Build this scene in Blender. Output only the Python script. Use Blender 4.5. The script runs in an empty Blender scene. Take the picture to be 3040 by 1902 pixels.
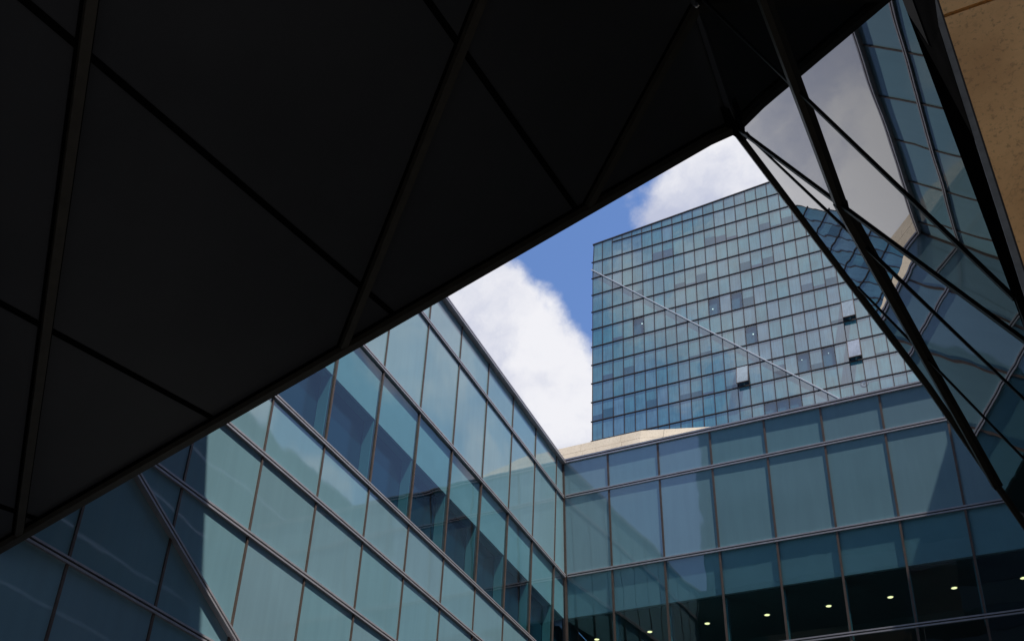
import bpy, bmesh, math, random
from mathutils import Vector, Matrix
random.seed(7)
SC = bpy.context.scene
COL = SC.collection
V = Vector

# ------------------------------------------------------------------ camera
CAM = V((0, 0, 1.6))
R3 = ((0.907353351, 0.418458435, 0.040030422), (-0.163345069, 0.438716864, -0.883654855), (-0.387334849, 0.795248422, 0.466424338))
cd = bpy.data.cameras.new('camera'); cam = bpy.data.objects.new('camera', cd); COL.objects.link(cam)
rx, ry, rz = (V(r) for r in R3)
m = Matrix(((rx.x, -ry.x, -rz.x, CAM.x), (rx.y, -ry.y, -rz.y, CAM.y), (rx.z, -ry.z, -rz.z, CAM.z), (0, 0, 0, 1)))
cam.matrix_world = m
cd.sensor_width = 36; cd.lens = 2989.08 / 3040 * 36; cd.shift_y = 728.18 / 3040
cd.clip_start = 0.05; cd.clip_end = 3000
SC.camera = cam

# ------------------------------------------------------------------ sun, sky, exposure
SUN = V((1, -.53, 2.38)).normalized()
ld = bpy.data.lights.new('sun', 'SUN'); ld.energy = 5.0; ld.angle = math.radians(.5); ld.color = (1, .955, .88)
lo = bpy.data.objects.new('sun', ld); COL.objects.link(lo); lo.rotation_euler = SUN.to_track_quat('Z', 'Y').to_euler()
lo.location = (30, -20, 90)
w = bpy.data.worlds.new('World'); SC.world = w; w.use_nodes = True
SC.view_settings.view_transform = 'Standard'; SC.view_settings.look = 'None'; SC.view_settings.exposure = 0; SC.view_settings.gamma = 1
SKY_STRENGTH = 0.15


class NT:
    """small helper round a node tree"""
    def __init__(s, tree): s.t = tree; s.n = tree.nodes; s.l = tree.links
    def add(s, typ, **kw):
        n = s.n.new(typ)
        for k, v in kw.items():
            if k == 'i':
                for kk, vv in v.items():
                    if isinstance(vv, bpy.types.NodeSocket): s.l.new(vv, n.inputs[kk])
                    else: n.inputs[kk].default_value = vv
            else: setattr(n, k, v)
        return n
    def math(s, op, a, b=0.0, c=None):
        d = {0: a, 1: b}
        if c is not None: d[2] = c
        return s.add('ShaderNodeMath', operation=op, i=d).outputs[0]
    def vmath(s, op, a, b, out=0): return s.add('ShaderNodeVectorMath', operation=op, i={0: a, 1: b}).outputs[out]
    def ramp(s, x, a, b, lo=0., hi=1., smooth=True):
        return s.add('ShaderNodeMapRange', interpolation_type='SMOOTHSTEP' if smooth else 'LINEAR',
                     i={'Value': x, 'From Min': a, 'From Max': b, 'To Min': lo, 'To Max': hi}).outputs[0]
    def mix(s, f, a, b):
        n = s.add('ShaderNodeMix', data_type='RGBA')
        for k, v in ((0, f), (6, a), (7, b)):
            if isinstance(v, bpy.types.NodeSocket): s.l.new(v, n.inputs[k])
            else: n.inputs[k].default_value = v if k == 0 or len(v) == 4 else (*v, 1)
        return n.outputs[2]


def build_sky():
    t = NT(w.node_tree); t.n.clear()
    sky = t.add('ShaderNodeTexSky', sky_type='NISHITA', sun_disc=False)
    sky.sun_elevation = math.asin(SUN.z); sky.sun_rotation = math.atan2(SUN.x, SUN.y)
    sky.air_density = 1.0; sky.dust_density = .6; sky.ozone_density = 2.0
    g = t.add('ShaderNodeTexCoord').outputs['Generated']
    n1 = t.add('ShaderNodeTexNoise', i={'Vector': g, 'Scale': 5.0, 'Detail': 7.0, 'Roughness': .58, 'Lacunarity': 2.1})
    n2 = t.add('ShaderNodeTexNoise', i={'Vector': g, 'Scale': 11.0, 'Detail': 9.0, 'Roughness': .6})
    warp = t.vmath('SCALE', t.vmath('SUBTRACT', n2.outputs['Color'], (.5, .5, .5)), (0, 0, 0))
    warp.node.inputs['Scale'].default_value = .085
    d = t.vmath('ADD', g, warp)
    cov = t.math('ADD', t.math('MULTIPLY', n1.outputs['Fac'], 1.5), -.37)
    cov = t.math('ADD', cov, t.math('MULTIPLY', t.math('SUBTRACT', n2.outputs['Fac'], .5), .55))
    for c, r0, r1, wt in BLOBS:
        dist = t.vmath('DISTANCE', d, tuple(V(c).normalized()), out=1)
        cov = t.math('ADD', cov, t.math('MULTIPLY', t.ramp(dist, r1, r0), wt))
    mask = t.ramp(cov, .30, .88)
    n3 = t.add('ShaderNodeTexNoise', i={'Vector': t.vmath('ADD', d, (3.1, .7, .2)), 'Scale': 7.0, 'Detail': 6.0, 'Roughness': .55})
    cl = t.mix(t.ramp(n3.outputs['Fac'], .36, .62), (3.5, 3.75, 4.75), (5.9, 5.9, 6.2))
    blue = t.vmath('MINIMUM', t.vmath('MULTIPLY', sky.outputs['Color'], SKY_TINT), (1.6, 2.3, 4.4))   # the sun lamp already stands for the glare round the sun
    out = t.mix(mask, blue, cl)
    bg = t.add('ShaderNodeBackground', i={'Color': out, 'Strength': SKY_STRENGTH})
    o = t.add('ShaderNodeOutputWorld'); t.l.new(bg.outputs[0], o.inputs[0])


SKY_TINT = (.98, 1.12, 1.36)
# banks of cloud (+) and blue gaps (-): direction, inner radius, outer radius, weight
BLOBS = [((-.318, .694, .645), .015, .060, .62), ((-.335, .745, .577), .05, .12, .75), ((-.365, .648, .669), .02, .06, .45), ((-.42, .68, .60), .05, .14, .5),
         ((-.105, .645, .757), .045, .115, .60), ((-.02, .66, .75), .08, .2, .5), ((-.50, .63, .60), .12, .24, .62), ((-.300, .635, .712), .01, .05, -.30),
         ((-.262, .657, .707), .015, .055, -.45), ((-.225, .655, .721), .01, .05, -.30), ((-.268, .685, .677), .0, .03, -.25), ((-.04, -.70, .71), .05, .17, .62), ((-.06, -.77, .63), .04, .15, .5), ((-.24, -.666, .706), .01, .07, .42), ((-.17, -.71, .68), .03, .10, .15), ((-.29, -.75, .59), .04, .14, -.05),
         ((-.23, -.90, .36), .1, .3, -.3), ((.50, .68, .53), .08, .28, .45), ((.515, .635, .58), .02, .075, -.55), ((.465, .70, .545), .03, .09, -.60)]
build_sky()

# ------------------------------------------------------------------ mesh and object helpers
def link(name, mesh, parent=None, mat=None, loc=(0, 0, 0)):
    o = bpy.data.objects.new(name, mesh); COL.objects.link(o); o.location = loc
    if mat is not None:
        for mm in (mat if isinstance(mat, (list, tuple)) else [mat]): mesh.materials.append(mm)
    if parent is not None: o.parent = parent
    return o


class MB:
    """collects polygons and prisms in world coordinates"""
    def __init__(s): s.v = []; s.f = []; s.m = []
    def poly(s, pts, mi=0):
        b = len(s.v); s.v += [V(p) for p in pts]; s.f.append(list(range(b, b + len(pts)))); s.m.append(mi)
    def prism(s, pts, d, mi=0):
        """pts: front outline; d: vector from the front to the back"""
        pts = [V(p) for p in pts]; d = V(d); k = len(pts); b = len(s.v)
        nrm = sum(((pts[i] - pts[0]).cross(pts[(i + 1) % k] - pts[0]) for i in range(k)), V((0, 0, 0)))
        if nrm.dot(d) > 0: pts = pts[::-1]
        s.v += pts + [p + d for p in pts]
        s.f.append(list(range(b, b + k))); s.f.append([b + k + i for i in range(k)][::-1])
        for i in range(k):
            j = (i + 1) % k
            s.f.append([b + j, b + i, b + k + i, b + k + j])
        s.m += [mi] * (k + 2)
    def bar(s, a, b, width, nrm, front, back=.02, mi=0, shift=0.):
        """box section along a-b, from `front` metres proud of the surface to `back` behind it"""
        a, b, nrm = V(a), V(b), V(nrm).normalized(); t = (b - a).normalized(); c = t.cross(nrm).normalized()
        a = a + c * shift; b = b + c * shift
        q = [a + c * width / 2, b + c * width / 2, b - c * width / 2, a - c * width / 2]
        s.prism([p + nrm * front for p in q], -nrm * (front + back), mi)
    def build(s, name, mat, parent=None, smooth=False):
        base = V(parent['_base']) if parent is not None and '_base' in parent else V((0, 0, 0))
        if parent is None:
            xs = [p.x for p in s.v]; ys = [p.y for p in s.v]; zs = [p.z for p in s.v]
            base = V(((min(xs) + max(xs)) / 2, (min(ys) + max(ys)) / 2, min(zs)))
        me = bpy.data.meshes.new(name); me.from_pydata([tuple(p - base) for p in s.v], [], s.f)
        o = link(name, me, parent, mat, (0, 0, 0) if parent is not None else base)
        if max(s.m, default=0) > 0: me.polygons.foreach_set('material_index', s.m)
        me.update(); return o


def thing(name, label, cat, base, group=None):
    o = bpy.data.objects.new(name, None); COL.objects.link(o); o.location = base; o['_base'] = tuple(base)
    o.empty_display_size = .3
    o['label'] = label; o['category'] = cat
    if group: o['group'] = group
    return o


def tag(o, label, cat, group=None):
    o['label'] = label; o['category'] = cat
    if group: o['group'] = group
    return o


class Frame:
    """a wall plane: origin, u along it, v up it, n out of it"""
    def __init__(s, o, u, v, n): s.o, s.u, s.v, s.n = V(o), V(u).normalized(), V(v).normalized(), V(n).normalized()
    def p(s, u, v, d=0.): return s.o + s.u * u + s.v * v + s.n * d
    def tilt(s, uv, d=0., amt=.0016):
        a, b = random.gauss(0, amt), random.gauss(0, amt)
        cu = sum(q[0] for q in uv) / len(uv); cv = sum(q[1] for q in uv) / len(uv)
        return [s.p(q[0], q[1], d + a * (q[0] - cu) + b * (q[1] - cv)) for q in uv]


def clip(poly, a, b, c):
    """keep the part of a 2-D polygon with a*x+b*y+c >= 0"""
    out = []
    for i in range(len(poly)):
        p, q = poly[i], poly[(i + 1) % len(poly)]
        fp, fq = a * p[0] + b * p[1] + c, a * q[0] + b * q[1] + c
        if fp >= 0: out.append(p)
        if (fp > 0 and fq < 0) or (fp < 0 and fq > 0):
            t = fp / (fp - fq); out.append((p[0] + t * (q[0] - p[0]), p[1] + t * (q[1] - p[1])))
    return out


def line2(p, q):
    """a, b, c of the line p-q, positive on its left"""
    a, b = -(q[1] - p[1]), q[0] - p[0]
    return a, b, -(a * p[0] + b * p[1])


def area2(p): return abs(sum(p[i][0] * p[(i + 1) % len(p)][1] - p[(i + 1) % len(p)][0] * p[i][1] for i in range(len(p)))) / 2


# ------------------------------------------------------------------ materials
def mat(name):
    mm = bpy.data.materials.new(name); mm.use_nodes = True; t = NT(mm.node_tree); t.n.clear()
    out = t.add('ShaderNodeOutputMaterial'); return mm, t, out


def rnd_vec(t, k=37.):
    oi = t.add('ShaderNodeObjectInfo').outputs['Random']; gi = t.add('ShaderNodeNewGeometry').outputs['Random Per Island']
    r = t.math('FRACT', t.math('ADD', oi, gi))
    cv = t.add('ShaderNodeCombineXYZ', i={0: t.math('MULTIPLY', r, k), 1: t.math('MULTIPLY', r, k * 1.7), 2: t.math('MULTIPLY', r, k * .6)}).outputs[0]
    return r, cv


def pane_bump(t, scale, dist, fine=True):
    _, cv = rnd_vec(t)
    co = t.vmath('ADD', t.add('ShaderNodeTexCoord').outputs['Object'], cv)
    n = t.add('ShaderNodeTexNoise', i={'Vector': co, 'Scale': scale, 'Detail': 1.5, 'Roughness': .4})
    return t.add('ShaderNodeBump', i={'Height': n.outputs['Fac'], 'Distance': dist, 'Strength': 1.0}).outputs[0]


def spandrel_glass(name, ca, cb, cc, ior=1.62, bump=(1.1, .004), streak=.12, rough=.03, drift=0):
    """coated glass over an opaque back: tinted diffuse under a mirror skin"""
    mm, t, out = mat(name)
    r, cv = rnd_vec(t)
    co = t.add('ShaderNodeTexCoord').outputs['Object']
    if drift:   # broad noise shifts the tint over groups of neighbouring panes
        dn = t.add('ShaderNodeTexNoise', i={'Vector': co, 'Scale': drift, 'Detail': 2.})
        r = t.math('ADD', t.math('MULTIPLY', r, .55), t.ramp(dn.outputs['Fac'], .33, .67, -.1, .55))
    col = t.mix(t.ramp(r, .0, .55, smooth=False), ca, cb); col = t.mix(t.ramp(r, .6, 1., smooth=False), col, cc)
    st = t.add('ShaderNodeTexNoise', i={'Vector': t.vmath('MULTIPLY', t.vmath('ADD', co, cv), (7., 7., .35)), 'Scale': 1.0, 'Detail': 4., 'Roughness': .6})
    bl = t.add('ShaderNodeTexNoise', i={'Vector': t.vmath('ADD', co, cv), 'Scale': .5, 'Detail': 3.})
    k = t.math('ADD', t.ramp(st.outputs['Fac'], .3, .7, 1 - streak, 1 + streak), t.ramp(bl.outputs['Fac'], .3, .7, -streak, streak))
    c2 = t.vmath('SCALE', col, (0, 0, 0)); t.l.new(k, c2.node.inputs['Scale'])
    b = t.add('ShaderNodeBsdfPrincipled', i={'Base Color': c2, 'Roughness': rough, 'IOR': ior, 'Normal': pane_bump(t, *bump)})
    t.l.new(b.outputs[0], out.inputs[0]); return mm


def clear_glass(name, tint, ior=1.7, bump=(1.1, .004)):
    mm, t, out = mat(name)
    nb = pane_bump(t, *bump)
    ge = t.add('ShaderNodeNewGeometry')
    ci = t.math('ABSOLUTE', t.vmath('DOT_PRODUCT', ge.outputs['Normal'], ge.outputs['Incoming'], out=1))
    f0 = ((ior - 1) / (ior + 1)) ** 2
    fr = t.math('ADD', t.math('MULTIPLY', t.math('POWER', t.math('SUBTRACT', 1., ci), 5.), 1 - f0), f0)
    tr = t.add('ShaderNodeBsdfTransparent', i={'Color': (*tint, 1)}); gl = t.add('ShaderNodeBsdfGlossy', i={'Color': (1, 1, 1, 1), 'Roughness': 0.0, 'Normal': nb})
    mx = t.add('ShaderNodeMixShader', i={0: fr, 1: tr.outputs[0], 2: gl.outputs[0]})
    t.l.new(mx.outputs[0], out.inputs[0]); return mm


def plain(name, col, rough=.5, metal=0., var=.12, scale=3., ior=1.45, bump=None):
    mm, t, out = mat(name)
    co = t.add('ShaderNodeTexCoord').outputs['Object']
    n = t.add('ShaderNodeTexNoise', i={'Vector': co, 'Scale': scale, 'Detail': 6., 'Roughness': .6})
    c2 = t.vmath('SCALE', (*col,), (0, 0, 0)); t.l.new(t.ramp(n.outputs['Fac'], .25, .75, 1 - var, 1 + var), c2.node.inputs['Scale'])
    d = {'Base Color': c2, 'Roughness': rough, 'Metallic': metal, 'IOR': ior}
    if bump: d['Normal'] = t.add('ShaderNodeBump', i={'Height': n.outputs['Fac'], 'Distance': bump, 'Strength': 1.}).outputs[0]
    b = t.add('ShaderNodeBsdfPrincipled', i=d); t.l.new(b.outputs[0], out.inputs[0]); return mm


def stone(name, col, dark, scale=2., speck=60., bump=.003):
    mm, t, out = mat(name)
    co = t.add('ShaderNodeTexCoord').outputs['Object']
    n = t.add('ShaderNodeTexNoise', i={'Vector': co, 'Scale': scale, 'Detail': 8., 'Roughness': .65})
    s = t.add('ShaderNodeTexNoise', i={'Vector': co, 'Scale': speck, 'Detail': 3., 'Roughness': .7})
    vn = t.add('ShaderNodeTexNoise', i={'Vector': co, 'Scale': scale * 1.4, 'Detail': 5., 'Distortion': 1.2})
    vein = t.ramp(t.math('ABSOLUTE', t.math('SUBTRACT', vn.outputs['Fac'], .5)), 0., .018, .35, 0.)
    c = t.mix(t.ramp(n.outputs['Fac'], .3, .75), col, dark)
    c = t.mix(t.ramp(s.outputs['Fac'], .52, .70, 0, .55), c, tuple(x * .45 for x in dark))
    c = t.mix(t.math('MULTIPLY', vein, t.ramp(n.outputs['Fac'], .5, .62)), c, tuple(x * .6 for x in dark))
    bp = t.add('ShaderNodeBump', i={'Height': s.outputs['Fac'], 'Distance': bump, 'Strength': 1.}).outputs[0]
    b = t.add('ShaderNodeBsdfPrincipled', i={'Base Color': c, 'Roughness': .75, 'Normal': bp}); t.l.new(b.outputs[0], out.inputs[0]); return mm


def lamp_mat(name, col, strength):
    mm, t, out = mat(name)
    e = t.add('ShaderNodeEmission', i={'Color': (*col, 1), 'Strength': strength}); t.l.new(e.outputs[0], out.inputs[0]); return mm


M = {
    'spandrel': spandrel_glass('spandrel_glass', (.190, .348, .398), (.205, .352, .400), (.222, .350, .402), ior=2.1, streak=.03),
    'tower_glass': spandrel_glass('tower_glass', (.045, .22, .245), (.065, .22, .255), (.11, .225, .285), ior=2.6, bump=(.9, .004), streak=.16, drift=.045),
    'tower_dark': spandrel_glass('tower_dark_glass', (.045, .115, .155), (.045, .115, .16), (.07, .12, .18), ior=2.15, bump=(.9, .004)),
    'sash_glass': spandrel_glass('sash_glass', (.30, .36, .38), (.32, .37, .38), (.34, .36, .40), ior=1.6, bump=(.9, .002)),
    'vision': clear_glass('vision_glass', (.55, .80, .84), 1.95),
    'dark_glass': spandrel_glass('dark_glass', (.006, .008, .009), (.006, .008, .009), (.007, .009, .010), ior=1.5, bump=(1.1, .0020), streak=.1),
    'rail': plain('satin_aluminium', (.46, .44, .46), .42, .4, .1, 6.),
    'groove': plain('rail_groove', (.03, .028, .028), .6, 0., .1),
    'mullion': plain('bronze_mullion', (.13, .095, .078), .45, .3, .15, 8.),
    'tower_bar': plain('tower_bar', (.05, .037, .033), .5, .2, .15, 8.),
    'mirror_glass': spandrel_glass('mirror_glass', (.006, .008, .009), (.006, .008, .009), (.007, .009, .010), ior=1.95, bump=(.9, .0016), streak=.1, rough=.0),
    'east_glass': plain('east_glass', (.012, .022, .028), .25, 0., .1, ior=1.2),
    'soffit': plain('soffit_glass', (.045, .0445, .0445), .36, 0., .10, .8, ior=1.33),
    'gasket': plain('black_gasket', (.008, .008, .009), .6, 0., .1),
    'beam': plain('bronze_beam', (.055, .046, .032), .5, .2, .15, 9.),
    'panel_back': plain('back_panel', (.46, .50, .53), .8, 0., .06, 1.),
    'reveal': plain('reveal_lining', (.12, .25, .27), .7, 0., .05, 1.),
    'room': plain('room_lining', (.10, .15, .15), .8, 0., .1, .6),
    'room_blue': plain('dark_inner_window', (.01, .035, .06), .15, 0., .1, .6),
    'limestone': stone('limestone', (.68, .58, .44), (.57, .47, .34), 1.2, 26.),
    'pier_stone': stone('pier_stone', (.92, .50, .165), (.68, .34, .10), 2.0, 40., .0002),
    'joint': plain('stone_joint', (.02, .014, .008), .9),
    'concrete': plain('concrete', (.24, .23, .22), .85, 0., .15, .5),
    'paving': plain('paving', (.06, .06, .062), .8, 0., .25, .7),
    'metal_trim': plain('grey_trim', (.15, .145, .12), .5, .3, .2, 14.),
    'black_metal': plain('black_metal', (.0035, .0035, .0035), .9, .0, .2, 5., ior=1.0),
    'curtain': plain('curtain_cloth', (.24, .38, .41), .9, 0., .12, 3.),
    'blind': plain('dark_blind', (.19, .28, .38), .8, 0., .08, 1.),
    'lamp': lamp_mat('lamp_glow', (1., .80, .36), 2.2),
    'white_lamp': lamp_mat('lamp_white', (1., .97, .92), 1.6),
}

# ------------------------------------------------------------------ ground
g = MB(); g.prism([(-1500, -1500, 0), (1500, -1500, 0), (1500, 1500, 0), (-1500, 1500, 0)], (0, 0, -.5))
gr = g.build('ground', M['paving']); gr['kind'] = 'structure'; gr['label'] = 'dark grey paving of the courtyard'

XA = -8.923  # wall, soffit and tower coordinates here and below were worked out from image pixels
COR = V((XA, 21.16, 16.949))
BU = V((0, -.09063545, .99588414)); BN = V((0, -.99588414, -.09063545))
FA = Frame((XA, 0, 1.6), (0, 1, 0), (0, 0, 1), (1, 0, 0))
FB = Frame((0, COR.y, COR.z), (1, 0, 0), BU, BN)


def rail_mesh(fr, u0, u1, v, h, dep, u0b=None):
    """horizontal rail with two lips and a groove between them"""
    b = MB()
    for k, (c, hh, d, mi) in enumerate(((v + h * .33, h * .34, dep, 0), (v, h * .32, dep * .62, 1), (v - h * .33, h * .34, dep, 0))):
        b.prism([fr.p(u0, c - hh / 2, d), fr.p(u1, c - hh / 2, d), fr.p(u1, c + hh / 2, d), fr.p(u0, c + hh / 2, d)], -fr.n * (d + .03), mi)
    return b


# ------------------------------------------------------------------ west wing (left facade)
wing = thing('glass_wing', 'pale blue glass office wing with sloping rails running down from the sunny roof edge', 'building', (XA, 10, 0))
RA = [2.1893, 2.0385, 1.713, 1.3455, 1.1885, .994, .7335, .52, .25]
RA = [x * 7 for x in RA]
CA = [2.963 - .1978 * k for k in range(14)]
CA = [x * 7 for x in CA]


def corner_u(v):  # where the leaning north facade cuts the west one
    return COR.y + (COR.z - 1.6 - v) * .0910


for r in range(len(RA) - 1):
    v1, v0 = RA[r], RA[r + 1]
    for c in range(len(CA)):
        u0 = CA[c]
        u1t, u1b = (corner_u(v1), corner_u(v0)) if c == 0 else (CA[c - 1], CA[c - 1])
        uv = [(u0, v0), (u1b, v0), (u1t, v1), (u0, v1)]
        b = MB()
        if r == 2:
            b.poly(FA.tilt(uv)); b.build('vision_pane', M['vision'], wing)
        else:
            b.prism(FA.tilt(uv), (-.03, 0, 0)); b.build('glass_pane', M['spandrel'], wing)
for r, v in enumerate(RA):
    if r == 0:
        b = rail_mesh(FA, -4, corner_u(v) - .01, v, .10, .11)
    else:
        b = rail_mesh(FA, -4, corner_u(v) - .03, v, .085, .045)
    b.build('coping_rail' if r == 0 else 'rail', [M['rail'], M['groove']], wing)
for c, u in enumerate(CA):
    b = MB(); b.bar(FA.p(u, RA[-1]), FA.p(u, RA[0] - .05), .034, FA.n, .022, .05); b.build('mullion', M['mullion'], wing)
b = MB(); p0, p1 = FA.p(7 * 1.0677 - .55, 7 * .9512 + .317), FA.p(7 * 1.3946 + 1.2, 7 * .7628 - .692)
for sh, fr_, mi in ((.028, .085, 0), (0, .05, 1), (-.028, .085, 0)): b.bar(p0, p1, .028, FA.n, fr_, .02, mi, sh)
b.build('slanted_rail', [M['rail'], M['groove']], wing)
# behind the band of clear glass: upstand panel, reveal, fins and the dark inner windows
ZB = 1.55 * 7
b = MB(); b.prism([FA.p(u, v, -.045) for u, v in ((-4, ZB), (corner_u(ZB), ZB), (corner_u(RA[2]), RA[2]), (-4, RA[2]))], (-.05, 0, 0)); b.build('upstand_panel', M['panel_back'], wing)
b = MB(); b.prism([FA.p(-4, ZB, -.096), FA.p(corner_u(ZB), ZB, -.096), FA.p(corner_u(ZB), ZB, -.26), FA.p(-4, ZB, -.26)], (0, 0, .06)); b.build('reveal_soffit', M['reveal'], wing)
for u in CA:
    b = MB(); b.prism([FA.p(u - .03, RA[3], -.06), FA.p(u + .03, RA[3], -.06), FA.p(u + .03, ZB - .002, -.06), FA.p(u - .03, ZB - .002, -.06)], (-.20, 0, 0)); b.build('fin', M['reveal'], wing)
b = MB(); b.prism([FA.p(-4, RA[3] - .4, -.27), FA.p(22, RA[3] - .4, -.27), FA.p(22, ZB + .3, -.27), FA.p(-4, ZB + .3, -.27)], (-.05, 0, 0)); b.build('inner_window', M['room_blue'], wing)
b = MB(); b.prism([(XA - .6, -4, 0), (XA - .6, 24, 0), (XA - .6, 24, 16.85), (XA - .6, -4, 16.85)], (-9, 0, 0)); b.build('wing_core', M['concrete'], wing)
b = MB(); b.prism([FA.p(-4, 0, 0), FA.p(corner_u(1.75), 0, 0), FA.p(corner_u(1.75), 1.75, 0), FA.p(-4, 1.75, 0)], (-.4, 0, 0)); b.build('base_wall', M['concrete'], wing)
b = MB(); b.prism([(XA - .6, -4, 16.87), (XA - .02, -4, 16.87), (XA - .02, 21.1, 16.87), (XA - .6, 21.1, 16.87)], (0, 0, -.06)); b.build('roof_edge', M['concrete'], wing)

# ------------------------------------------------------------------ north wing (leaning facade straight ahead)
north = thing('glass_wing', 'dark teal glass wing with leaning facade and ceiling spotlights behind its lower panes', 'building', (-3, 22, 0))
RB = [0, -.153, -.480, -.847, -1.004, -1.2]
RB = [x * 7 for x in RB]
CB = [-1.2747 + .1861 + .1975 * k for k in range(9)]
CB = [-1.2747] + CB
CB = [x * 7 for x in CB]
for r in range(len(RB) - 1):
    for c in range(len(CB) - 1):
        uv = [(CB[c], RB[r + 1]), (CB[c + 1], RB[r + 1]), (CB[c + 1], RB[r]), (CB[c], RB[r])]
        b = MB()
        if r in (2, 3, 4): b.poly(FB.tilt(uv)); b.build('vision_pane', M['vision'], north)
        else: b.prism(FB.tilt(uv), -FB.n * .03); b.build('glass_pane', M['spandrel'], north)
UE = CB[-1]
for r, v in enumerate(RB[:-1]):
    b = rail_mesh(FB, XA + .09, UE, v, .12 if r == 0 else .10, .05 if r == 0 else .032)
    b.build('coping_rail' if r == 0 else 'rail', [M['rail'], M['groove']], north)
for c, u in enumerate(CB):
    b = MB(); wd = .05 if c else .06
    b.bar(FB.p(u + (.03 if c == 0 else 0), RB[-1]), FB.p(u + (.03 if c == 0 else 0), RB[0] - .06), wd, FB.n, .02, .05); b.build('mullion', M['mullion'], north)
zc = 1.6 + ZB


def yb(z): return COR.y - (z - COR.z) * .0910


b = MB(); vt = RB[2]; vb = (zc - COR.z) / BU.z
b.prism([FB.p(XA, vb, -.03), FB.p(UE, vb, -.03), FB.p(UE, vt, -.03), FB.p(XA, vt, -.03)], -FB.n * .1); b.build('upstand_panel', M['panel_back'], north)
y0 = yb(zc) + .16
b = MB(); b.prism([(XA, y0, zc), (UE, y0, zc), (UE, y0 + 9, zc), (XA, y0 + 9, zc)], (0, 0, .15)); b.build('ceiling', M['room'], north)
b = MB(); b.prism([(XA, y0 + 2.6, zc - .25), (UE, y0 + 2.6, zc - .25), (UE, y0 + 2.6, zc - .003), (XA, y0 + 2.6, zc - .003)], (0, .3, 0)); b.build('ceiling_beam', M['room'], north)
b = MB(); b.prism([(XA, y0 + 8, 8.0), (UE, y0 + 8, 8.0), (UE, y0 + 8, zc - .003), (XA, y0 + 8, zc - .003)], (0, .3, 0)); b.build('back_wall', M['room'], north)
b = MB(); b.prism([(XA + .02, y0 + .2, 7.8), (UE, y0 + .2, 7.8), (UE, y0 + 8.2, 7.8), (XA + .02, y0 + 8.2, 7.8)], (0, 0, -.3)); b.build('room_floor', M['room'], north)
b = MB(); b.prism([(XA - .01, y0 + .2, 7.8), (XA - .01, y0 + 8.2, 7.8), (XA - .01, y0 + 8.2, zc), (XA - .01, y0 + .2, zc)], (-.2, 0, 0)); b.build('side_wall', M['room'], north)
for u in CB[1:-1]:
    b = MB(); b.prism([(u - .04, yb(zc - .8) + .14, zc - 1.5), (u + .04, yb(zc - .8) + .14, zc - 1.5), (u + .04, yb(zc - .8) + .14, zc - .004), (u - .04, yb(zc - .8) + .14, zc - .004)], (0, .22, 0)); b.build('fin', M['reveal'], north)
v = RB[-1]; q = FB.p(0, v)
b = MB(); b.prism([(XA, q.y, q.z), (UE, q.y, q.z), (UE, q.y + 1, 0), (XA, q.y + 1, 0)], (0, .4, 0)); b.build('base_wall', M['concrete'], north)
b = MB(); b.prism([(XA - .3, 21.35, 16.8), (UE, 21.35, 16.8), (UE, 30, 16.8), (XA - .3, 30, 16.8)], (0, 0, -.3)); b.build('roof_slab', M['concrete'], north)


def downlight(x, y, z, rad, label, group, lamp, name='downlight', face=(0, 0, -1)):
    root = thing(name, label, 'ceiling light', (x, y, z), group)
    for nm, ra, rb, h, mm in (('trim_ring', rad * 1.28, rad * 1.02, .018, M['rail']), ('lens', rad, 0, .012, lamp)):
        bm = bmesh.new(); f = V(face).normalized(); q = f.to_track_quat('Z', 'Y').to_matrix().to_4x4()
        if rb == 0:
            bmesh.ops.create_cone(bm, cap_ends=True, segments=24, radius1=ra, radius2=ra * .92, depth=h, matrix=q @ Matrix.Translation((0, 0, h / 2 + .001)))
        else:
            n_ = 24; rings = []
            for (rr, zz) in ((ra, .0), (ra, h), (rb, h), (rb, .0)):
                rings.append([bm.verts.new(q @ V((rr * math.cos(2 * math.pi * k / n_), rr * math.sin(2 * math.pi * k / n_), zz))) for k in range(n_)])
            for i in range(4):
                for k in range(n_):
                    bm.faces.new((rings[i][k], rings[i][(k + 1) % n_], rings[(i + 1) % 4][(k + 1) % n_], rings[(i + 1) % 4][k]))
        bmesh.ops.recalc_face_normals(bm, faces=bm.faces)
        me = bpy.data.meshes.new(nm); bm.to_mesh(me); bm.free(); link(nm, me, root, mm)
    return root


ORD = ['first ceiling spotlight from the left, next to the inner corner of the teal wing',
       'second ceiling spotlight from the left behind the lower teal glass', 'third ceiling spotlight from the left behind the lower teal glass',
       'fourth ceiling spotlight from the left behind the lower teal glass', 'fifth ceiling spotlight from the left behind the lower teal glass',
       'sixth ceiling spotlight from the left behind the lower teal glass', 'seventh ceiling spotlight from the left behind the lower teal glass',
       'rightmost ceiling spotlight behind the lower teal glass, at the edge of the photo']
for k, x in enumerate((-1.232, -1.023, -.806, -.590, -.378, -.175, .0255, .2325)):
    downlight(x * 7, 3.292 * 7, zc - .001, .066, ORD[k], 'row of ceiling spotlights in the teal wing', M['lamp'])

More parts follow.
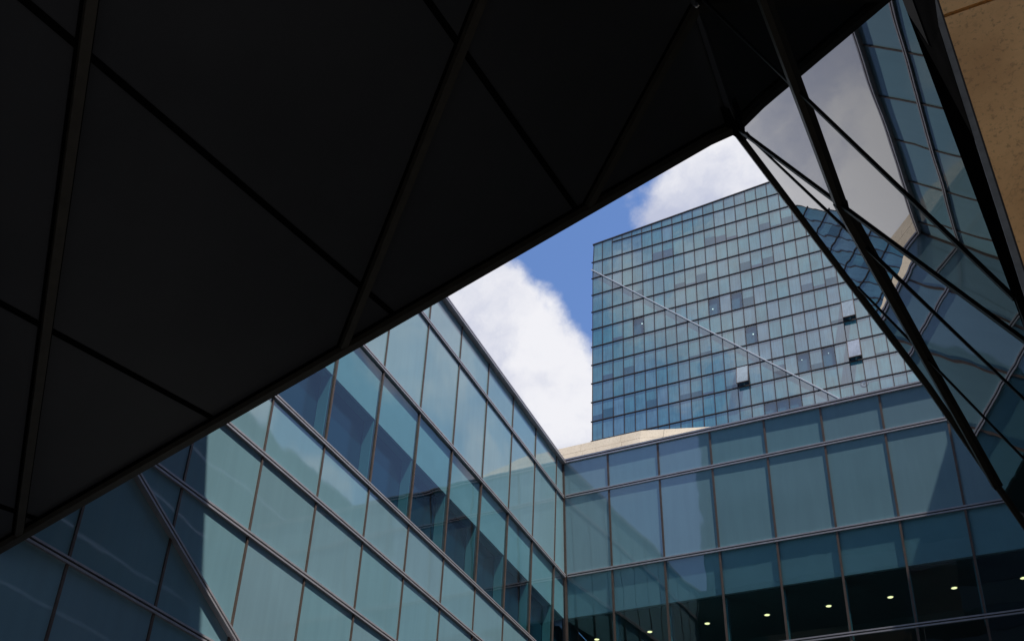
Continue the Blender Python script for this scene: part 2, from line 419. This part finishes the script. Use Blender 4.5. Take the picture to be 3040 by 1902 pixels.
# ------------------------------------------------------------------ stone parapet on the roof of the north wing
par = thing('stone_parapet', 'sunlit cream limestone parapet on the roof, between the teal wing and the tower', 'parapet', (-7, 22.6, 16.8))
PA, PB = V((-14.5, 22.21, 0)), V((-7.09, 22.21, 0))
D2 = V((.9611, .2763, 0)); PC = PB + D2 * 9
b = MB()
for a_, b_, cuts1, cuts2, nn in ((PA, PB, [5.6, 6.81, 7.411], [5.7, 6.87, 7.411], V((0, -1, 0))), (PB, PC, [.64, 1.8, 3.2, 4.6, 6, 7.5, 9], [.63, 1.9, 3.3, 4.7, 6.1, 7.6, 9], V((.2763, -.9611, 0)))):
    t_ = (b_ - a_).normalized()
    for (z0, z1, cuts) in ((18.091, 18.42, cuts1), (17.74, 18.082, cuts2), (16.8, 17.732, [cuts2[-1]])):  # course heights slid along the camera's sight lines onto the leaning face
        s0 = 0.
        for s1 in cuts:
            g0, g1 = (0 if s0 == 0 else .004), (0 if s1 == cuts[-1] else .004)
            d0 = random.uniform(0, .004)
            pts = [a_ + t_ * (s0 + g0), a_ + t_ * (s1 - g1)]
            lean = lambda p, z: V((p.x, p.y, z)) + nn * d0 - V((0, -1, 0)) * (z - 17.6) * .364
            b.prism([lean(pts[0], z0), lean(pts[1], z0), lean(pts[1], z1), lean(pts[0], z1)], -nn * .35)
            s0 = s1
b.build('stone_blocks', M['limestone'], par)
b = MB()
for a_, b_, nn in ((PA, PB, V((0, -1, 0))), (PB, PC, V((.2763, -.9611, 0)))):
    a2, b2 = a_ - nn * .012, b_ - nn * .012
    b.prism([V((p.x, p.y + (z - 17.6) * .364, z)) for p, z in ((a2, 16.82), (b2, 16.82), (b2, 18.40), (a2, 18.40))], -nn * .3)
b.build('mortar_core', M['joint'], par)

# ------------------------------------------------------------------ tower
TS = 90 / 70
FT = Frame((0, 90, 1.6), (1, 0, 0), (0, 0, 1), (0, -1, 0))
tower = thing('glass_tower', 'tall teal glass tower with a fine window grid and a slanting silver line across it', 'tower', (-10, 95, 0))


def TZ(z): return (z - 1.6) * TS


TX0 = -26.657
TCOL = [(TX0 + 1.0235 * k) * TS for k in range(31)]
TROW = [TZ(77.55)] + [TZ(75.512 - 2.16 * j) for j in range(14)]


def roof_v(u): return TZ(77.929 + (u / TS + 26.552) * .0811)


CR0, CR1 = (-26.70 * TS, TZ(74.46)), (-5.295 * TS, TZ(52.58))
CL = line2(CR0, CR1); CN = math.hypot(CL[0], CL[1]); TILT = math.tan(math.radians(1.1))


def tback(u, v):  # the upper facet leans back a little from the crease
    d = (CL[0] * u + CL[1] * v + CL[2]) / CN
    return -max(0., d) * TILT


def tpts(poly, d=0., amt=.0012):
    a, b_ = random.gauss(0, amt), random.gauss(0, amt)
    cu = sum(q[0] for q in poly) / len(poly); cv = sum(q[1] for q in poly) / len(poly)
    return [FT.p(q[0], q[1], tback(*q) + d + a * (q[0] - cu) + b_ * (q[1] - cv)) for q in poly]


def project(p):
    q = V(p) - CAM; a = [V(r).dot(q) for r in R3]
    return 1520 + 2989.08 * a[0] / a[2], 1679.2 + 2989.08 * a[1] / a[2]


VIS = [(1750, 725), (2200, 540), (2310, 540), (2760, 1140), (2180, 1270), (1960, 1290), (1750, 1340)]


def inside(pt):
    c = False; j = len(VIS) - 1
    for i in range(len(VIS)):
        (xi, yi), (xj, yj) = VIS[i], VIS[j]
        if (yi > pt[1]) != (yj > pt[1]) and pt[0] < (xj - xi) * (pt[1] - yi) / (yj - yi) + xi: c = not c
        j = i
    return c


OPEN = {(22, 7): 14, (22, 9): 14, (13, 9): 15}
LIT = {(11, 5): (-15.038, 65.466), (13, 5): (-13.458, 65.829), (14, 7): (-11.662, 61.44), (18, 9): (-7.857, 57.413), (20, 9): (-5.672, 57.453), (4, 5): (-21.725, 65.979)}
CURT = [(15, 11), (16, 11), (17, 11)]
panes = []
rt = [TROW[0] + TZ(10) * 0 + 2.16 * TS] + TROW
for j in range(len(rt) - 1):
    v1, v0 = rt[j], rt[j + 1]
    for k in range(len(TCOL) - 1):
        cell = [(TCOL[k], v0), (TCOL[k + 1], v0), (TCOL[k + 1], v1), (TCOL[k], v1)]
        if j == 0:
            if k < 2: continue
            cell = [(TCOL[k], v0), (TCOL[k + 1], v0), (TCOL[k + 1], roof_v(TCOL[k + 1])), (TCOL[k], roof_v(TCOL[k]))]
        if j == 1 and k < 2: cell = [(TCOL[k], v0), (TCOL[k + 1], v0), (TCOL[k + 1], roof_v(TCOL[k + 1])), (TCOL[k], roof_v(TCOL[k]))]
        if j == 1 and k == 0: cell[3] = (TCOL[0] + .13, cell[3][1])
        for sgn in (1, -1):
            pc = clip(cell, CL[0] * sgn, CL[1] * sgn, CL[2] * sgn)
            if len(pc) < 3 or area2(pc) < .02: continue
            pr = [project(FT.p(*q)) for q in pc]; ctr = (sum(q[0] for q in pr) / len(pr), sum(q[1] for q in pr) / len(pr))
            panes.append([area2(pr) if inside(ctr) else 0., j - 1, k, pc, inside(ctr)])
panes.sort(key=lambda q: -q[0])
special = {key for key in list(OPEN) + list(LIT) + CURT}
rest = MB(); n_part = 0
for a_, j, k, pc, vis in panes:
    big = (k, j) in special
    if big and (k, j) in OPEN: continue
    win_row = j >= 1 and j % 2 == 1
    polys = [(pc, 0)]
    if (k, j) in LIT or (k, j) in CURT:
        b = MB(); b.poly(tpts(pc)); b.build('vision_pane', M['vision'], tower); n_part += 1
        u0, u1 = min(q[0] for q in pc), max(q[0] for q in pc); v0, v1 = min(q[1] for q in pc), max(q[1] for q in pc)
        b = MB(); back = (tback((u0 + u1) / 2, (v0 + v1) / 2))
        dd = -.14
        P = lambda u, v, d: FT.p(u, v, d + back)
        b.poly([P(u0, v0, dd), P(u1, v0, dd), P(u1, v1, dd), P(u0, v1, dd)]); b.poly([P(u0, v1 - .03, -.03), P(u1, v1 - .03, -.03), P(u1, v1 - .03, dd), P(u0, v1 - .03, dd)])
        b.poly([P(u0 + .02, v0, -.03), P(u0 + .02, v1, -.03), P(u0 + .02, v1, dd), P(u0 + .02, v0, dd)]); b.poly([P(u1 - .02, v0, -.03), P(u1 - .02, v1, -.03), P(u1 - .02, v1, dd), P(u1 - .02, v0, dd)])
        b.poly([P(u0, v0 + .02, -.03), P(u1, v0 + .02, -.03), P(u1, v0 + .02, dd), P(u0, v0 + .02, dd)])
        b.build('room_recess', M['blind'], tower)
        continue
    if win_row and len(pc) == 4 and random.random() < .38:
        h_ = random.choice((.14, .2, .3, .42, .5)); v0, v1 = min(q[1] for q in pc), max(q[1] for q in pc); vc = v0 + (v1 - v0) * h_
        up, dn = clip(pc, 0, 1, -vc), clip(pc, 0, -1, vc)
        if len(up) >= 3 and len(dn) >= 3: polys = [(up, 0), (dn, 1)]
    if n_part < 100 and a_ > 0:
        b = MB(); st = random.getstate()
        for q, mi in polys: random.setstate(st); b.poly(tpts(q), mi)
        b.build('glass_pane', [M['tower_glass'], M['tower_dark']], tower); n_part += 1
    else:
        st = random.getstate()
        for q, mi in polys: random.setstate(st); rest.poly(tpts(q), mi)
o = rest.build('glass_panes', [M['tower_glass'], M['tower_dark']], tower); o['kind'] = 'stuff'
# open windows, hinged at the top
for (k, j), ang in OPEN.items():
    u0, u1 = TCOL[k] + .03, TCOL[k + 1] - .03; v1, v0 = rt[j + 1], rt[j + 2]; h_ = v1 - v0 - .04; a = math.radians(ang)
    bk = tback((u0 + u1) / 2, (v0 + v1) / 2)
    hinge = [FT.p(u0, v1 - .03, bk + .02), FT.p(u1, v1 - .03, bk + .02)]
    dn = FT.v * (-math.cos(a)) + FT.n * math.sin(a); on = FT.n * math.cos(a) + FT.v * math.sin(a)
    sash = MB(); q = [hinge[0], hinge[1], hinge[1] + dn * h_, hinge[0] + dn * h_]
    cen = sum(q, V((0, 0, 0))) / 4
    sash.prism([c + on * .04 for c in q], -on * .05, 0)
    ob = sash.build('open_window', M['sash_glass'], tower)
    fr = MB()
    for i in range(4): fr.bar(q[i], q[(i + 1) % 4], .06, on, .055, .06)
    base = V(tower['_base'])
    me = bpy.data.meshes.new('sash_frame'); me.from_pydata([tuple(p - base) for p in fr.v], [], fr.f); link('sash_frame', me, ob, M['mullion'])
    hole = MB(); hole.poly([FT.p(u0 - .03, v0, bk - .25), FT.p(u1 + .03, v0, bk - .25), FT.p(u1 + .03, v1, bk - .25), FT.p(u0 - .03, v1, bk - .25)])
    hole.build('window_opening', M['tower_dark'], tower)
    for s_ in (0, 1):
        st_ = MB(); st_.bar(q[3 - s_] * .55 + q[s_] * .45 - on * .02, FT.p((u0, u1)[s_], v0 + .5, bk), .025, FT.u, .0125, .0125); st_.build('stay_arm', M['rail'], tower)
# curtains
for (k, j) in CURT:
    u0, u1 = TCOL[k] + .06, TCOL[k + 1] - .06; v1, v0 = rt[j + 1] - .62, rt[j + 2]; b = MB(); N = 22; ph = random.uniform(0, 6)
    grid = []
    for i in range(N + 1):
        row = []
        for l in range(9):
            s_, t_ = i / N, l / 8
            row.append(FT.p(u0 + (u1 - u0) * (s_ + .03 * math.sin(5 * t_ + ph)), v1 + (v0 - v1) * t_ - .10 * math.sin(math.pi * s_) * (1 - t_), -.2 + .05 * math.sin(s_ * 17 + 2.5 * t_ + ph) + .03 * math.sin(s_ * 31 + ph * 2)))
        grid.append(row)
    for i in range(N):
        for l in range(8): b.poly([grid[i][l], grid[i + 1][l], grid[i + 1][l + 1], grid[i][l + 1]])
    o = b.build('curtain', M['curtain'], tower)
# grid bars
for k, u in enumerate(TCOL):
    top = roof_v(u); bt = TROW[-1]
    tc = -(CL[0] * u + CL[2]) / CL[1]
    segs = [(bt, min(tc, top)), (tc, top)] if bt < tc < top else [(bt, top)]
    b = MB()
    uu = u + (.0 if k else .02)
    for s0, s1 in segs:
        b.bar(FT.p(uu, s0, tback(u, s0)), FT.p(uu + (.13 if k == 0 and s1 == top else 0), s1, tback(u, s1)), .085, FT.n, .05, .05)
    b.build('mullion', M['tower_bar'], tower)
for j, v in enumerate(TROW):
    u0 = TCOL[2] if j == 0 else TCOL[0] - .16; u1 = TCOL[-1]; uc = -(CL[1] * v + CL[2]) / CL[0]
    cuts = [u0] + ([uc] if u0 < uc < u1 else []) + [u1]; b = MB()
    for a_, b_ in zip(cuts, cuts[1:]): b.bar(FT.p(a_, v, tback(a_, v)), FT.p(b_, v, tback(b_, v)), .115, FT.n, .09, .05)
    b.build('rail', M['tower_bar'], tower)
b = MB(); b.bar(FT.p(CR0[0] - .1, CR0[1] + .1, .03), FT.p(CR1[0] + 3, CR1[1] - 3.066, .03), .11, FT.n, .12, .05); b.build('silver_strip', plain('silver_strip', (.70, .68, .64), .35, .4, .05), tower)
b = MB(); b.bar(FT.p(TCOL[0] - .02, roof_v(TCOL[0]), tback(TCOL[0], roof_v(TCOL[0]))), FT.p(TCOL[-1], roof_v(TCOL[-1]), tback(TCOL[-1], roof_v(TCOL[-1]))), .16, FT.n, .10, .3); b.build('roof_coping', M['tower_bar'], tower)
b = MB(); b.prism([FT.p(TCOL[0] + .25, -1.6, -1.3), FT.p(TCOL[-1] - .2, -1.6, -1.3), FT.p(TCOL[-1] - .2, roof_v(TCOL[-1]) - 1.2, -1.3), FT.p(TCOL[0] + .25, roof_v(TCOL[0]) - .6, -1.3)], (0, 22, 0)); b.build('tower_core', M['concrete'], tower)
LLAB = ['left one of two bright lamps side by side in one tower window row', 'right and higher one of two bright lamps in one tower window row',
        'tower lamp in a dark window just above the middle of the silver line', 'left one of two faint tower lamps above the lower end of the silver line',
        'right one of two faint tower lamps, beside the lower open window', 'tower lamp nearest the left edge of the tower, below the silver line']
for i, key in enumerate([(11, 5), (13, 5), (14, 7), (18, 9), (20, 9), (4, 5)]):
    x, z = LIT[key]; bk = tback(x * TS, TZ(z))
    s_ = (90 - bk + .10) / 90
    downlight(x * TS * s_, 90 - bk + .10, (z - 1.6) * TS * s_ + 1.6, (.075 if i in (0, 1, 2, 5) else .045), LLAB[i], 'lamps behind tower windows', M['white_lamp'], 'ceiling_lamp', (0, -.6, -.8))

b = MB(); cu, cv = -4.20, 66.85; bk = tback(cu, cv)   # stacked round discs, a little proud of one pane
for r_, d_, mi in ((.42, .030, 0), (.34, .036, 1), (.12, .046, 0)):
    b.prism([FT.p(cu + r_ * math.cos(2 * math.pi * k / 28), cv + r_ * math.sin(2 * math.pi * k / 28), bk + d_) for k in range(28)], -FT.n * .04, mi)
b.build('round_disc', [M['tower_dark'], M['sash_glass']], tower)

# ------------------------------------------------------------------ soffit of the bridge overhead
SN = V((-.42320642, -.15754796, .89223033))
SO = V((-4.194, 4.866, 8.315)); SU = V((-.03751326, -.98087414, -.19099392)); SWV = SN.cross(SU)
FS = Frame(SO, SU, SWV, -SN)
bridge = thing('bridge_building', 'black glazed underside of a bridge building overhead, crossed by bronze beams', 'building', (-5, 3, 0))
EDGE = [(-.20, -6.3), (-2.384, 2.994), (-2.484, 3.254)]
EDGE[0] = (-2.384 + (-.501 + 2.384) * (2.994 + 6.3) / (2.994 + 5.027), -6.3)
LSC = [(-2.484, 3.254), (5.2, 3.254 + 7.684 * (3.352 - 3.254) / (2.484 - .9))]
BEAMS = [(5.6, .65), (2.58, .648), (-.687, .652), (-3.1, .656)]     # u where w = 0, du/dw
SEAMS = [-6.5, -4.48, -2.466, -.434, 1.58]


def in_soffit(poly, inset=0.):
    poly = clip(poly, *line2((EDGE[1][0] + inset, EDGE[1][1]), (EDGE[0][0] + inset, EDGE[0][1])))
    if len(poly) > 2: poly = clip(poly, *line2(LSC[1], LSC[0]))
    # west end against the left wing
    if len(poly) > 2: poly = clip(poly, SU.x, SWV.x, SO.x + 8.86)
    return poly


ub = [9.] + [q[0] for q in BEAMS] + [-9.]
wb = [-12.] + SEAMS + [6.]
slopes = [.65] + [q[1] for q in BEAMS] + [.65]
big = [(-9, -12), (6.8, -12), (6.8, 6), (-9, 6)]
for i in range(len(ub) - 1):
    for j in range(len(wb) - 1):
        pl = clip(big, 0, 1, -wb[j]); pl = clip(pl, 0, -1, wb[j + 1])
        if len(pl) > 2: pl = clip(pl, -1, slopes[i], ub[i])
        if len(pl) > 2: pl = clip(pl, 1, -slopes[i + 1], -ub[i + 1])
        if len(pl) > 2: pl = in_soffit(pl)
        if len(pl) < 3 or area2(pl) < .02: continue
        b = MB(); b.prism(FS.tilt(pl, 0, .0012), SN * .04); b.build('soffit_panel', M['soffit'], bridge)


def soffit_line(p, q, dist=25):
    """the stretch of an infinite line that lies on the soffit"""
    (x0, y0), (x1, y1) = p, q; L = math.hypot(x1 - x0, y1 - y0); d = ((x1 - x0) / L, (y1 - y0) / L); e = .004
    quad = [(x0 - d[0] * dist - d[1] * e, y0 - d[1] * dist + d[0] * e), (x0 - d[0] * dist + d[1] * e, y0 - d[1] * dist - d[0] * e),
            (x0 + d[0] * dist + d[1] * e, y0 + d[1] * dist - d[0] * e), (x0 + d[0] * dist - d[1] * e, y0 + d[1] * dist + d[0] * e)]
    quad = clip(quad, -1, 0, 6.8)
    quad = in_soffit(quad, .10) if len(quad) > 2 else []
    if len(quad) < 3: return None
    s = sorted(quad, key=lambda t: t[0] * d[0] + t[1] * d[1]); return s[0], s[-1]


for u0, sl in BEAMS:
    r_ = soffit_line((u0, 0), (u0 + sl, 1))
    if r_:
        b = MB(); b.bar(FS.p(*r_[0]), FS.p(*r_[1]), .072, FS.n, .065, .02)
        b.bar(FS.p(*r_[0]), FS.p(*r_[1]), .115, FS.n, .012, .02, 1); b.build('beam', [M['beam'], M['black_metal']], bridge)
for w0 in SEAMS:
    r_ = soffit_line((0, w0), (1, w0))
    if r_: b = MB(); b.bar(FS.p(*r_[0]), FS.p(*r_[1]), .055, FS.n, .007, .02); b.build('seam', M['black_metal'], bridge)
b = MB(); sh = lambda p, k=.055: (p[0] + k, p[1])
for p, q in ((EDGE[0], EDGE[1]), (EDGE[1], EDGE[2])):
    b.bar(FS.p(*sh(p)), FS.p(*sh(q)), .085, FS.n, .07, .05); b.bar(FS.p(*sh(p, .11)), FS.p(*sh(q, .11)), .05, FS.n, .010, .02, 1)
b.build('edge_beam', [M['beam'], M['black_metal']], bridge)
b = MB(); b.bar(FS.p(*LSC[0]), FS.p(*LSC[1]), .06, FS.n, .012, .02); b.build('corner_seam', M['gasket'], bridge)
# the building above: north face and roof
TOPZ = 16.93
e0, e1 = FS.p(*EDGE[0]), FS.p(*EDGE[2])
e0 = e1 + (e0 - e1) * ((e1.x + 8.88) / (e1.x - e0.x))
em = FS.p(*EDGE[1]); up = SN * .16
b = MB()
for p_, q_ in ((e0, em), (em, e1)): b.prism([p_ + up, q_ + up, V((q_.x, 6.88, TOPZ)), V((p_.x, 6.88, TOPZ))], (0, -.05, 0))
b.build('north_face', M['dark_glass'], bridge)
b = MB(); b.prism([(XA + .04, -2.3, TOPZ - .31), (.6, -2.3, TOPZ - .31), (.6, 6.55, TOPZ - .31), (XA + .04, 6.55, TOPZ - .31)], (0, 0, .3)); b.build('roof_slab', M['concrete'], bridge)
b = MB(); b.prism([(XA + .04, -2.6, 5.2), (-1.2, -2.6, 8.6), (-1.2, -2.6, TOPZ - .01), (XA + .04, -2.6, TOPZ - .01)], (0, .29, 0)); b.build('south_face', M['concrete'], bridge)

# ------------------------------------------------------------------ inclined glazed side of the passage
canopy = thing('inclined_glass_wall', 'dark mirror glass wall leaning inward, with a black beam kinked across its panels', 'glass wall', (0, 6, 0))
C1N = V((.9188917, -.05949892, .38999735)); C1H = 2.4900546
C2N = V((.8937231, -.1668474, .4164385)); C2H = 2.044985


def mkframe(nn, h, o):
    u = V((0, 1, 0)) - nn * nn.y; u.normalize(); return Frame(o, u, nn.cross(u), -nn)


F1 = mkframe(C1N, C1H, V((-.26, 6.153, 7.935))); F2 = mkframe(C2N, C2H, V((-.259, 6.149, 7.931)))


def to2(fr, p):
    q = V(p) - fr.o; return q.dot(fr.u), q.dot(fr.v)


def split(polys, p, q):
    a, b, c = line2(p, q); out = []
    for pl in polys:
        for s in (1, -1):
            r_ = clip(pl, a * s, b * s, c * s)
            if len(r_) > 2 and area2(r_) > .003: out.append(r_)
    return out


N0 = V((-1.155, 6.931, 10.121))
st = lambda k: V((.281, 3.452, 6.249)) + (V((.655, 5.247, 5.642)) - V((.281, 3.452, 6.249))) * k
T1A = [V((-1.115, 6.888, 10.063)), V((.843, 5.234, 5.197))]
pl1 = [to2(F1, p) for p in (T1A[0], V((-1.1087, 1.5, 9.187)), st(-1.05), st(1.6))]
q0_, q1_ = to2(F1, T1A[0]), to2(F1, T1A[1]); ln = line2(q0_, q1_); sg = 1 if ln[0] * pl1[1][0] + ln[1] * pl1[1][1] + ln[2] > 0 else -1
pl1 = clip(pl1 + [], *[x * sg for x in ln])
fold_end1 = T1A[1]
bar1 = [V((-.453, 4.383, 8.121)), V((-.26, 6.153, 7.935))]
bd = (bar1[1] - bar1[0]).normalized(); bar1[0] = bar1[0] - bd * 2.6
t0 = [V((-1.12, 5.15, 9.81)), V((.615, 5.045, 5.70))]
t00 = [V((-1.12, 3.0, 9.43)), V((.19, 2.95, 6.35))]
cells = split([pl1], to2(F1, bar1[0]), to2(F1, bar1[1])); cells = split(cells, to2(F1, t0[0]), to2(F1, t0[1])); cells = split(cells, to2(F1, t00[0]), to2(F1, t00[1]))
for c_ in cells:
    b = MB(); b.prism(F1.tilt(c_, 0, .0022), C1N * .04); b.build('glass_panel', M['mirror_glass'], canopy)
E2 = [V(p) for p in ((-1.171, 7.025, 10.237), (.17, 9.211, 8.236), (.893, 10.945, 7.38), (1.342, 12.031, 6.852))]
T1B = T1A
pl2 = [to2(F2, p) for p in (E2[0], T1B[0], T1B[1], E2[-1])]
pl2 = [to2(F2, E2[0])] + [to2(F2, T1B[0]), to2(F2, T1B[1])] + [to2(F2, p) for p in E2[:0:-1]]
bar2 = [V(p) for p in ((-.259, 6.149, 7.931), (.41, 9.146, 7.694), (.68, 10.405, 7.62))]
T2 = [V(p) for p in ((-1.024, 6.78, 9.824), (.704, 6.506, 6.007))]
T3 = [V(p) for p in ((-.3, 8.154, 8.822), (.772, 8.109, 6.503), (.968, 8.097, 6.077))]
cells = split([pl2], to2(F2, bar2[0]), to2(F2, bar2[1])); cells = split(cells, to2(F2, T2[0]), to2(F2, T2[-1])); cells = split(cells, to2(F2, T3[0]), to2(F2, T3[-1]))
for c_ in cells:
    b = MB(); b.prism(F2.tilt(c_, 0, .0022), C2N * .04); b.build('glass_panel', M['mirror_glass'], canopy)


def polybar(name, pts, wd, nrm, front, mats, back=.05):
    b = MB()
    for p, q in zip(pts, pts[1:]):
        t_ = (q - p).normalized() * wd * .25
        b.bar(p - t_, q + t_, wd, nrm, front, back)
    return b.build(name, mats, canopy)


polybar('beam', bar1, .062, F1.n, .042, M['beam']); polybar('beam', bar2, .066, F2.n, .046, M['beam'])
polybar('edge_beam', E2, .065, F2.n, .03, M['beam'], .05)
polybar('seam', t0, .027, F1.n, .010, M['gasket']); polybar('seam', t00, .027, F1.n, .010, M['gasket'])
polybar('seam', T2, .027, F2.n, .010, M['gasket']); polybar('seam', T3, .027, F2.n, .010, M['gasket'])
b = MB(); f1 = T1A; f2 = T1B
b.bar(f1[0], f1[1], .034, F1.n, .014, .03); b.build('fold_strip', M['gasket'], canopy)

eE, eS, eL = (E2[1] - E2[0]).normalized(), (V(e0) - N0).normalized(), (V((-1.126, 5.365, 9.859)) - N0).normalized()
toward = (eL - V((0, 0, .6))).normalized() * .05
b = MB(); b.prism([N0 + eE * .16 + toward, N0 + eS * .07 + toward, N0 + eL * .35 + eS * .06 + toward, N0 + eL * .35 + toward + eE * .05, ], V((0, .04, .05))); b.build('gap_cover', M['black_metal'], canopy)  # black plate added only to hide the bright gap at this corner

# ------------------------------------------------------------------ stone wall on the right
pier = thing('stone_wall', 'warm tan stone wall with a dark joint and grey metal edge, top right', 'wall', (2, 4.2, 0))
ph = math.radians(11.6)
SV = V((0, -math.sin(ph), math.cos(ph)))
FP = Frame((.44, 3.784, 6.721), (1, 0, 0), SV, V((0, -math.cos(ph), -math.sin(ph))))
ed = V((.567, 4.08, 5.278)) - V((.467, 3.787, 6.708))
du = ed.x / ed.dot(SV)   # the free edge drifts sideways down the wall


def eu(v): return .0 + du * v


JV = (6.601 - 6.721) / SV.z
for v0, v1 in ((JV + .011, JV + 1.5), (JV - 1.65, JV - .011), (JV - 3.6, JV - 1.665), (JV - 6.2, JV - 3.615)):
    for (s0, s1) in ((.022, 1.9), (1.915, 5.)):
        b = MB(); b.prism([FP.p(eu(v0) + s0, v0), FP.p(eu(v0) + s1, v0), FP.p(eu(v1) + s1, v1), FP.p(eu(v1) + s0, v1)], -FP.n * .04); b.build('stone_slab', M['pier_stone'], pier)
b = MB(); b.prism([FP.p(eu(-6.2) + .01, -6.2, -.035), FP.p(5, -6.2, -.035), FP.p(5, 1.5, -.035), FP.p(eu(1.5) + .01, 1.5, -.035)], -FP.n * .4); b.build('wall_core', M['joint'], pier)
b = MB(); b.bar(FP.p(eu(-6.2), -6.2), FP.p(eu(1.5), 1.5), .028, FP.n, .006, .004); b.bar(FP.p(eu(-6.2) + .018, -6.2), FP.p(eu(1.5) + .018, 1.5), .010, FP.n, .003, .03, 1); b.build('edge_trim', [M['metal_trim'], M['joint']], pier)
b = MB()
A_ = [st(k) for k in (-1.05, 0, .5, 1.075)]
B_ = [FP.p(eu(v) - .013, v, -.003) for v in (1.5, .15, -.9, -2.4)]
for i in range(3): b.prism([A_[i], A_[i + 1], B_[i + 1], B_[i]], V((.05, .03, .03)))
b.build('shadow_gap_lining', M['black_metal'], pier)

# ------------------------------------------------------------------ buildings outside the frame that the glass mirrors
east = thing('east_wing', 'dark glass wing closing the courtyard on the right, seen only in reflections', 'building', (5, 15, 0))
FE = Frame((3.85, 0, 0), (0, 1, 0), (0, 0, 1), (-1, 0, 0))
ET = (1.729 + .55 * 2.38) * 7 + 1.6
b = MB(); b.prism([FE.p(8.9, 0), FE.p(42, 0), FE.p(42, ET), FE.p(8.9, ET)], (8, 0, 0)); b.build('glass_face', M['east_glass'], east)
for k in range(24): b = MB(); b.bar(FE.p(9.2 + 1.4 * k, 3), FE.p(9.2 + 1.4 * k, ET), .05, FE.n, .04); b.build('mullion', M['mullion'], east)
for v in (5, 7.5, 10, 12.5, 15, 17.5, 20, ET - .05): b = MB(); b.bar(FE.p(8.9, v), FE.p(42, v), .1, FE.n, .08); b.build('rail', M['rail'], east)
block = thing('office_block', 'dark office block across the street behind the viewer, mirrored faintly in the teal glass', 'building', (5, -26, 0))
b = MB(); b.prism([(-14.6, -21, 0), (9, -21, 0), (9, -21, 46), (-14.6, -21, 46)], (0, -14, 0)); b.build('wall', plain('slate_cladding', (.05, .07, .075), .7), block)
for r in range(13):
    b = MB(); z = 4 + 3.2 * r; b.prism([(-13.8, -20.97, z), (8.2, -20.97, z), (8.2, -20.97, z + 1.6), (-13.8, -20.97, z + 1.6)], (0, -.01, 0)); b.build('window_band', M['dark_glass'], block)
for o in list(COL.objects):
    if '_base' in o: del o['_base']
SC.cycles.max_bounces = 10; SC.cycles.glossy_bounces = 6; SC.cycles.transparent_max_bounces = 16
